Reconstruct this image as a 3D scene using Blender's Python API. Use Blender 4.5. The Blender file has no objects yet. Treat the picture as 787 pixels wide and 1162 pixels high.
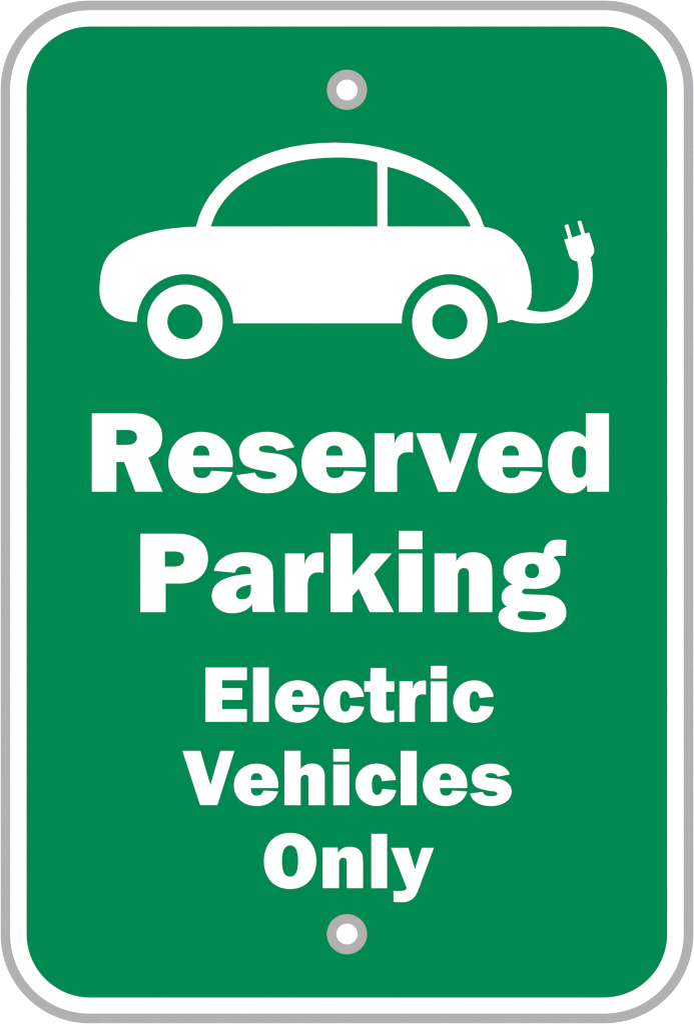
import bpy, math
from mathutils import Vector
from mathutils.geometry import tessellate_polygon

# ------------------------------------------------------------------ scale
W, H = 787.0, 1162.0                    # the drawing's own units
UX = 0.3048 / 785.0                     # a 12 x 18 inch sign
UZ = UX * (1024.0 / 1162.0) / (693.0 / 787.0)
HALF_H = H * UZ / 2
CAM_DIST = 3.0
CZ = 0.60                               # height of the sign's centre

scene = bpy.context.scene
C = scene.collection

# ------------------------------------------------------------------ camera
cam_d = bpy.data.cameras.new('camera')
cam = bpy.data.objects.new('camera', cam_d)
C.objects.link(cam)
cam.location = (0, -CAM_DIST, CZ)
cam.rotation_euler = (math.radians(90), 0, 0)
cam_d.sensor_fit = 'VERTICAL'
cam_d.sensor_height = 24
cam_d.lens = 24 * (CAM_DIST - 0.00025) / (H * UZ)
cam_d.clip_end = 100
scene.camera = cam

# ------------------------------------------------------------------ light: white studio
world = bpy.data.worlds.new('World')
scene.world = world
world.use_nodes = True
bg = world.node_tree.nodes['Background']
bg.inputs['Color'].default_value = (1, 1, 1, 1)
bg.inputs['Strength'].default_value = 0.95
for sx in (-1, 1):                      # two big softboxes, one each side
    ld = bpy.data.lights.new('softbox', 'AREA')
    ld.shape = 'RECTANGLE'; ld.size = 1.6; ld.size_y = 2.2; ld.energy = 22.0
    lo = bpy.data.objects.new('softbox', ld)
    C.objects.link(lo)
    lo.location = (sx * 2.2, -2.6, CZ + 0.25)
    lo.rotation_euler = (Vector((0, 0, CZ)) - lo.location).to_track_quat('-Z', 'Y').to_euler()
scene.view_settings.view_transform = 'Standard'
scene.view_settings.look = 'None'
scene.view_settings.exposure = 0.055
scene.view_settings.gamma = 1
scene.cycles.filter_width = 1.2


# ------------------------------------------------------------------ materials
def srgb(v):
    v /= 255.0
    return v / 12.92 if v <= 0.04045 else ((v + 0.055) / 1.055) ** 2.4


def mat(name, rgb, rough=0.6, spec=0.02, metallic=0.0, vary=0.0, scale=60.0):
    m = bpy.data.materials.new(name)
    m.use_nodes = True
    nt = m.node_tree
    b = nt.nodes['Principled BSDF']
    b.inputs['Roughness'].default_value = rough
    b.inputs['Specular IOR Level'].default_value = spec
    b.inputs['Metallic'].default_value = metallic
    tc = nt.nodes.new('ShaderNodeTexCoord')
    no = nt.nodes.new('ShaderNodeTexNoise')
    no.inputs['Scale'].default_value = scale
    no.inputs['Detail'].default_value = 4
    ra = nt.nodes.new('ShaderNodeValToRGB')
    ra.color_ramp.elements[0].position = 0.3
    ra.color_ramp.elements[1].position = 0.7
    ra.color_ramp.elements[0].color = [c * (1 - vary) for c in rgb] + [1]
    ra.color_ramp.elements[1].color = [min(1, c * (1 + vary)) for c in rgb] + [1]
    nt.links.new(tc.outputs['Object'], no.inputs['Vector'])
    nt.links.new(no.outputs['Fac'], ra.inputs['Fac'])
    nt.links.new(ra.outputs['Color'], b.inputs['Base Color'])
    return m


GAIN = 1.49 * 2 ** (0.055 - 0.28)
M_WHITE = mat('white_sheeting', (0.84, 0.84, 0.84), vary=0.003)
M_GREEN = mat('green_ink', (0.0, srgb(138) / GAIN, srgb(82) / GAIN), spec=0.0, vary=0.004)
M_ALU = mat('bare_grey_aluminium', (srgb(177) / GAIN,) * 3, rough=0.5, vary=0.006, scale=200)
M_GROM = mat('grommet_grey', (srgb(178) / GAIN, srgb(177) / GAIN, srgb(178) / GAIN), rough=0.5, vary=0.004, scale=200)
M_BACK = mat('white_backdrop_paper', (0.93, 0.93, 0.93), rough=0.9, vary=0.002, scale=8)

# ------------------------------------------------------------------ outlines
SEG = 14


def path(s, x0=0.0, y0=0.0, w=787.0):
    """One closed outline from 'M x y L x y C x y x y x y', magnified drawing units -> drawing units."""
    k = w / 787.0
    t = s.split()
    i = 0
    pts = []
    cmd = None
    nums = []
    while i < len(t):
        if t[i] in 'MLC':
            cmd = t[i]; i += 1
        n = 6 if cmd == 'C' else 2
        v = [float(q) for q in t[i:i + n]]; i += n
        v = [(x0 + v[j] * k, y0 + v[j + 1] * k) for j in range(0, n, 2)]
        if cmd == 'C':
            p0 = pts[-1]
            for q in range(1, SEG + 1):
                u = q / SEG
                a, b, c, d = (1 - u) ** 3, 3 * u * (1 - u) ** 2, 3 * u * u * (1 - u), u ** 3
                pts.append((a * p0[0] + b * v[0][0] + c * v[1][0] + d * v[2][0],
                            a * p0[1] + b * v[0][1] + c * v[1][1] + d * v[2][1]))
        else:
            pts.append(v[0])
    out = []
    for p in pts:
        if not out or abs(p[0] - out[-1][0]) + abs(p[1] - out[-1][1]) > 1e-4:
            out.append(p)
    if abs(out[0][0] - out[-1][0]) + abs(out[0][1] - out[-1][1]) < 1e-4:
        out.pop()
    return out


def circle(cx, cy, rx, ry=None, n=96):
    ry = ry or rx
    return [(cx + rx * math.cos(2 * math.pi * i / n), cy + ry * math.sin(2 * math.pi * i / n)) for i in range(n)]


def arc(cx, cy, rx, ry, a0, a1, n=48):
    return [(cx + rx * math.cos(math.radians(a0 + (a1 - a0) * i / n)),
             cy - ry * math.sin(math.radians(a0 + (a1 - a0) * i / n))) for i in range(n + 1)]


def rrect(x0, y0, x1, y1, r, n=32):
    p = arc(x1 - r, y0 + r, r, r, 90, 0, n) + arc(x1 - r, y1 - r, r, r, 0, -90, n)
    return p + arc(x0 + r, y1 - r, r, r, -90, -180, n) + arc(x0 + r, y0 + r, r, r, 180, 90, n)


def rect(x0, y0, x1, y1):
    return [(x0, y0), (x1, y0), (x1, y1), (x0, y1)]


def zrect(x0, y0, w, a, b, c, d):
    k = w / 787.0
    return rect(x0 + a * k, y0 + b * k, x0 + c * k, y0 + d * k)


def fit(loops, x0, y0, x1, y1):
    """The same letter set at another size and place."""
    xs = [p[0] for p in loops[0]]; ys = [p[1] for p in loops[0]]
    a, b, c, d = min(xs), min(ys), max(xs), max(ys)
    return [[(x0 + (x - a) / (c - a) * (x1 - x0), y0 + (y - b) / (d - b) * (y1 - y0)) for x, y in l] for l in loops]


def offset(l, d):
    """Move an outline outward by d."""
    if not d:
        return l
    n = len(l)
    ar = sum(l[i][0] * l[(i + 1) % n][1] - l[(i + 1) % n][0] * l[i][1] for i in range(n))
    s = 1 if ar > 0 else -1
    out = []
    for i in range(n):
        (ax, ay), (bx, by), (cx, cy) = l[i - 1], l[i], l[(i + 1) % n]
        e1 = Vector((bx - ax, by - ay)).normalized()
        e2 = Vector((cx - bx, cy - by)).normalized()
        n1, n2 = Vector((e1.y, -e1.x)) * s, Vector((e2.y, -e2.x)) * s
        k = n1 + n2
        q = max(0.35, 1 + n1.dot(n2))
        out.append((bx + k.x * d / q, by + k.y * d / q))
    return out


# ------------------------------------------------------------------ mesh
def build(name, shapes, front, back, m, parent, label=None, grow=None):
    """shapes: list of [outer, hole, hole...]; a sheet between y=front and y=back (metres)."""
    V, F = [], []
    if grow is None:
        grow = -0.13 if m is M_WHITE else 0.0
    for loops in shapes:
        loops = [offset(l, grow if i == 0 else -grow) for i, l in enumerate(loops)]
        base = len(V)
        flat = [p for l in loops for p in l]
        n = len(flat)
        for y in (front, back):
            for x, z in flat:
                V.append(((x - W / 2) * UX, y, (H / 2 - z) * UZ))
        tris = tessellate_polygon([[Vector((x, -z, 0)) for x, z in l] for l in loops])
        for t in tris:
            a, b, c = [Vector(V[base + i]) for i in t]
            t = list(t) if (b - a).cross(c - a).y < 0 else list(reversed(t))
            F.append([base + i for i in t])
            F.append([base + n + i for i in reversed(t)])
        o = base
        for li, l in enumerate(loops):
            ar = sum(l[i][0] * l[(i + 1) % len(l)][1] - l[(i + 1) % len(l)][0] * l[i][1] for i in range(len(l)))
            flip = (ar > 0) == (li == 0)
            for i in range(len(l)):
                j = (i + 1) % len(l)
                q = [o + i, o + j, o + n + j, o + n + i]
                F.append(q[::-1] if flip else q)
            o += len(l)
    me = bpy.data.meshes.new(name)
    me.from_pydata(V, [], F)
    me.validate()
    me.materials.append(m)
    ob = bpy.data.objects.new(name, me)
    C.objects.link(ob)
    ob.parent = parent
    if label:
        ob['label'] = label
    return ob


# ------------------------------------------------------------------ the backdrop
me = bpy.data.meshes.new('backdrop')
prof = [(-1.2, 0.0), (1.0, 0.0)]
for i in range(1, 17):                  # a paper sweep: floor, curve, upright
    a = math.radians(90 * i / 16)
    prof.append((1.0 + 0.5 * math.sin(a), 0.5 - 0.5 * math.cos(a)))
prof += [(1.5, 2.6)]
V = []
for y, z in prof:
    V += [(-2.5, y, z), (2.5, y, z)]
me.from_pydata(V, [], [[2 * i, 2 * i + 1, 2 * i + 3, 2 * i + 2] for i in range(len(prof) - 1)])
for p in me.polygons:
    p.use_smooth = True
me.materials.append(M_BACK)
back = bpy.data.objects.new('backdrop', me)
C.objects.link(back)
back['kind'] = 'structure'

# ------------------------------------------------------------------ the sign
sign = bpy.data.objects.new('parking_sign', None)
C.objects.link(sign)
sign.location = (0, 0, CZ)
sign.empty_display_size = 0.05
sign['label'] = 'green and white metal sign with rounded corners, reserving parking for electric vehicles'
sign['category'] = 'sign'

HX = 393.45
HY = (101.9, 1060.1)
mm = 0.001
holes = [circle(HX, y, 15) for y in HY]
build('plate', [[rrect(0.9, 0.8, 786.1, 1161.1, 100.5)] + holes], 0, 1.6 * mm, M_ALU, sign,
      'grey aluminium plate showing as the sign\'s thin rim', grow=0.25)
build('white_border', [[rrect(11.4, 11.5, 775.4, 1150.3, 90)] + holes], -0.10 * mm, 0.06 * mm, M_WHITE, sign,
      'white border sheet between green field and grey rim')
build('green_panel', [[rrect(30.2, 30.1, 756.6, 1131.9, 72)] + holes], -0.16 * mm, -0.05 * mm, M_GREEN, sign,
      'green field with rounded corners', grow=0.15)
for y, lab in zip(HY, ('grey ring round the upper bolt hole', 'grey ring round the lower bolt hole')):
    build('grommet', [[circle(HX, y, 22.7), circle(HX, y, 11.9)]], -0.24 * mm, 1.9 * mm, M_GROM, sign, lab)

# the car
car = []
body = path('M 168 682 C 90 683 39 645 39 575 C 39 530 46 490 62 465 C 105 395 225 358 370 355 '
            'L 421 354', 100, 140, 260)
body += path('M 526 354 L 572 355 C 680 370 735 460 735 580 C 735 605 730 622 718 637 '
             'L 664 674 C 655 678 640 684 618 685', 360, 140, 260)
body += arc(510.1, 365.1, 54.5, 54.0, 0, 180)
body += [(455.7, 366.9), (264.4, 366.9)]
body += arc(209.8, 365.1, 54.5, 54.0, 0, 180)
cb = build('car_symbol', [[body]], -0.22 * mm, -0.12 * mm, M_WHITE, sign, 'white outline of a car seen from the side')
roof = path('M 364 372 L 370 355 C 410 185 590 66 847 66', 100, 140, 260)
roof += path('M 60 66 C 310 66 525 190 572 355 L 575 372 L 526 372 L 526 354 C 495 260 370 178 240 149 '
             'L 205 134 C 165 122 120 117 70 117', 360, 140, 260)
roof += path('M 857 117 C 640 117 465 200 421 354 L 421 372', 100, 140, 260)
dd = []
for p in roof:
    if not dd or abs(p[0] - dd[-1][0]) + abs(p[1] - dd[-1][1]) > 0.3:
        dd.append(p)
build('roof_arch', [[dd]], -0.21 * mm, -0.11 * mm, M_WHITE, cb)
build('window_pillar', [[zrect(360, 140, 260, 205.5, 128, 240, 370)]], -0.205 * mm, -0.11 * mm, M_WHITE, cb)
for cx, lab in ((209.8, 'white wheel ring at the bonnet end, left'), (510.1, 'white wheel ring next to the cord, right')):
    build('wheel', [[circle(cx, 365.1, 42.7, 42.2), circle(cx, 365.1, 20.0, 19.9)]], -0.22 * mm, -0.12 * mm, M_WHITE, cb, lab)
cord = build('charging_cord', [[path('M 225 671 C 260 683 300 689 340 689 C 485 689 583 585 583 440 C 583 400 578 365 572 341 '
             'L 600 300 L 650 290 L 663 315 C 673 350 679 390 679 440 C 679 640 525 769 300 769 C 235 769 175 758 118 743 L 60 720 L 160 650', 560, 240, 130)]],
             -0.23 * mm, -0.12 * mm, M_WHITE, sign, 'white curved cord leaving the back of the car')
build('plug', [[path('M 486 192 L 511 185 L 486 99 C 485 95 486 94 490 93 L 506 88 C 509 88 511 89 512 92 L 537 178 L 600 158 '
             'L 575 73 C 574 70 576 68 579 67 L 593 63 C 596 62 599 63 600 66 L 626 152 L 650 145 C 654 144 656 146 657 150 '
             'L 687 250 C 693 280 685 300 662 315 L 640 345 L 572 341 C 545 340 523 325 516 298 L 484 197 C 483 195 484 193 486 192',
             560, 240, 130)]], -0.24 * mm, -0.12 * mm, M_WHITE, cord)

# ------------------------------------------------------------------ letters
big_R = [path('M 72 71 L 450 71 C 597 71 700 148 700 280 C 700 372 663 428 575 467 L 704 771 L 461 771 L 360 505 L 291 505 L 291 771 L 72 771', 95, 460, 100),
         path('M 291 219 L 385 219 C 443 219 475 240 475 287 C 475 330 440 353 385 353 L 291 353', 95, 460, 100)]


def letter_e(x0, y0=480, w=100):
    return [path('M 621 394 L 267 394 C 270 460 287 492 345 492 C 393 492 418 468 428 426 L 621 439 C 585 550 490 627 345 627 '
                 'C 165 627 47 513 47 358 C 47 195 170 79 340 79 C 515 79 622 195 622 360', x0, y0, w),
            path('M 267 291 L 414 291 C 412 230 390 201 340 201 C 290 201 267 230 267 291', x0, y0, w)]


letter_s = [path('M 580 217 L 424 247 C 410 215 378 201 330 201 C 290 201 265 212 265 231 C 265 250 282 258 330 264 '
                 'C 440 276 480 282 520 305 C 575 338 604 385 604 437 C 604 550 490 627 335 627 C 190 627 90 565 65 466 '
                 'L 229 443 C 242 480 275 500 335 500 C 390 500 420 490 420 468 C 420 450 400 440 360 436 '
                 'C 250 420 180 403 140 378 C 105 350 88 305 88 258 C 88 150 190 79 335 79 C 455 79 550 130 580 217', 260, 480, 100)]
first_r = [path('M 58 68 L 187 68 L 187 145 C 197 92 230 61 285 61 C 295 61 303 62 311 64 L 311 197 C 300 194 290 193 280 193 '
                'C 230 193 206 220 206 275 L 206 455 L 58 455', 415, 480, 135)]
letter_v = [path('M 331 68 L 489 68 L 557 271 L 625 68 L 736 68 L 594 455 L 478 455', 415, 480, 135)]
letter_d = [path('M 428 71 L 634 71 L 634 771 L 440 771 L 440 705 C 405 760 355 785 295 785 C 165 785 90 670 90 508 '
                 'C 90 345 170 232 295 232 C 350 232 395 252 428 290', 610, 460, 100),
            path('M 430 440 C 430 390 412 364 371 364 C 320 364 303 410 303 515 C 303 600 325 646 370 646 C 408 646 430 615 430 570', 610, 460, 100)]
build('lettering', [big_R, letter_e(185), letter_s, letter_e(336), first_r, letter_v, letter_e(535.9), letter_d],
      -0.22 * mm, -0.12 * mm, M_WHITE, sign, 'white word Reserved')

big_P = [path('M 73 44 L 400 44 C 566 44 676 122 676 268 C 676 396 585 489 430 489 L 298 489 L 298 745 L 73 745', 150, 600, 100),
         path('M 291 203 L 375 203 C 435 203 463 225 463 270 C 463 315 430 338 370 338 L 291 338', 150, 600, 100)]
letter_a = [path('M 98 296 C 125 190 225 131 370 131 C 500 131 594 168 617 240 C 625 265 628 300 628 345 L 628 540 '
                 'C 628 590 632 630 645 665 L 447 665 C 442 645 440 625 440 595 C 400 650 340 676 262 676 C 155 676 80 610 80 518 '
                 'C 80 400 205 335 430 324 L 430 305 C 430 270 412 255 365 255 C 322 255 295 275 288 314', 230, 610, 100),
            path('M 430 421 C 345 430 296 460 296 505 C 296 535 312 551 350 551 C 400 551 430 525 430 460', 230, 610, 100)]
letter_r = [path('M 116 245 L 308 245 L 308 362 C 325 280 370 235 460 235 C 475 235 487 236 497 238 L 497 440 '
                 'C 480 434 465 432 450 432 C 375 432 340 475 340 560 L 340 828 L 116 828', 310, 600, 90)]
letter_k = [path('M 60 63 L 210 63 L 210 352 L 340 200 L 480 200 L 358 340 L 494 603 L 329 603 L 253 442 L 210 491 L 210 603 L 60 603', 365, 595, 130)]
letter_n = [path('M 100 102 L 293 102 L 293 175 C 325 120 375 92 445 92 C 540 92 612 140 614 245 L 616 300 L 616 627 L 409 627 L 409 300 '
                 'C 409 255 400 233 362 233 C 325 233 308 260 308 310 L 308 627 L 100 627', 480, 615, 100)]
letter_g = [path('M 686 63 L 681 204 C 660 202 640 201 625 201 C 600 201 583 205 574 218 C 612 250 632 290 632 340 '
                 'C 632 440 530 497 400 497 C 380 497 350 495 330 495 C 305 496 291 507 291 523 C 291 540 307 546 350 547 '
                 'C 420 550 460 550 520 553 C 620 558 686 625 686 712 C 686 820 560 885 370 885 C 190 885 80 835 80 752 '
                 'C 80 705 108 672 157 656 C 125 635 108 608 108 572 C 108 520 145 475 207 457 C 155 435 125 393 125 333 '
                 'C 125 235 220 171 375 171 C 415 171 450 174 482 182 C 493 100 535 58 610 58 C 635 58 660 60 686 63', 555, 605, 100),
            path('M 381 272 C 422 272 443 298 443 337 C 443 378 422 402 380 402 C 338 402 318 378 318 337 C 318 296 340 272 381 272', 555, 605, 100),
            path('M 300 696 C 360 696 400 702 460 704 C 490 706 505 715 505 737 C 505 765 475 777 390 777 C 300 777 252 765 252 731 '
                 'C 252 708 268 696 300 696', 555, 605, 100)]
build('lettering', [big_P, letter_a, letter_r, letter_k, [zrect(365, 595, 130, 529, 45, 690, 171)],
                    [zrect(365, 595, 130, 529, 200, 690, 603)], letter_n, letter_g],
      -0.22 * mm, -0.12 * mm, M_WHITE, sign, 'white word Parking')

big_E = [path('M 70 65 L 481 65 L 481 191 L 235 191 L 235 270 L 435 270 L 435 386 L 235 386 L 235 478 L 481 478 L 481 604 L 70 604', 225, 750, 90)]
letter_c = [path('M 697 355 L 558 367 C 550 325 535 301 508 301 C 475 301 459 335 459 403 C 459 470 475 504 512 504 '
                 'C 540 504 555 483 562 444 L 699 456 C 682 555 600 614 508 614 C 385 614 296 525 296 403 '
                 'C 296 280 385 193 508 193 C 610 193 688 260 697 355', 480, 750, 90)]
letter_t = [path('M 133 72 L 287 70 L 287 202 L 368 202 L 368 306 L 287 306 L 287 465 C 287 488 295 495 320 495 '
                 'C 335 495 352 493 367 490 L 367 602 C 335 608 310 611 275 611 C 175 611 131 565 131 480 L 131 306 L 70 306 L 70 202 L 131 202', 405, 750, 90)]
build('lettering', [big_E, [zrect(225, 750, 90, 542, 65, 699, 604)], fit(letter_e(0), 311.9, 772.0, 362.2, 820.1),
                    fit(letter_c, 366.8, 772.0, 413.0, 820.1), letter_t,
                    fit(letter_r, 405 + 419 / 8.744, 750 + 195 / 8.744, 405 + 682 / 8.744, 819.1), 
                    [zrect(480, 750, 90, 74, 49, 235, 174)], [zrect(480, 750, 90, 74, 203, 235, 604)], letter_c],
      -0.22 * mm, -0.12 * mm, M_WHITE, sign, 'white word Electric')

big_V = [path('M 45 46 L 179 46 L 253 302 L 328 46 L 432 46 L 305 450 L 177 450', 200, 845, 120)]
letter_h = [path('M 67 61 L 227 61 L 227 243 C 255 207 290 188 340 188 C 420 188 466 235 466 320 L 466 601 L 306 601 L 306 345 '
                 'C 306 315 298 299 270 299 C 242 299 227 318 227 350 L 227 601 L 67 601', 315, 845, 90)]
build('lettering', [big_V, fit(letter_e(0), 265.2, 866.6, 315.6, 914.7), letter_h,
                    [zrect(315, 845, 90, 550, 43, 709, 168)], [zrect(315, 845, 90, 550, 198, 709, 601)],
                    fit(letter_c, 403.05, 866.5, 449.2, 914.65), [zrect(390, 845, 90, 564, 61, 722, 601)],
                    fit(letter_e(0), 479.5, 866.6, 529.9, 914.7), fit(letter_s, 533.0, 866.6, 580.2, 914.7)],
      -0.22 * mm, -0.12 * mm, M_WHITE, sign, 'white word Vehicles')

big_O = [path('M 236 61 C 345 61 416 140 416 254 C 416 368 345 447 236 447 C 125 447 56 370 56 254 C 56 138 130 61 236 61', 290, 935, 130),
         path('M 236 147 C 275 147 291 185 291 254 C 291 325 275 362 236 362 C 197 362 180 325 180 254 C 180 185 198 147 236 147', 290, 935, 130)]
letter_y = [path('M 302 213 L 457 213 L 516 404 L 577 213 L 685 213 L 545 590 C 515 670 470 699 395 699 C 370 699 345 697 324 695 '
                 'L 324 595 C 340 598 355 599 378 599 C 420 599 447 590 439 563', 405, 935, 100)]
build('lettering', [big_O, fit(letter_n, 366.0, 960.9, 411.7, 1007.85), [zrect(405, 935, 100, 126, 88, 267, 574)], letter_y],
      -0.22 * mm, -0.12 * mm, M_WHITE, sign, 'white word Only')
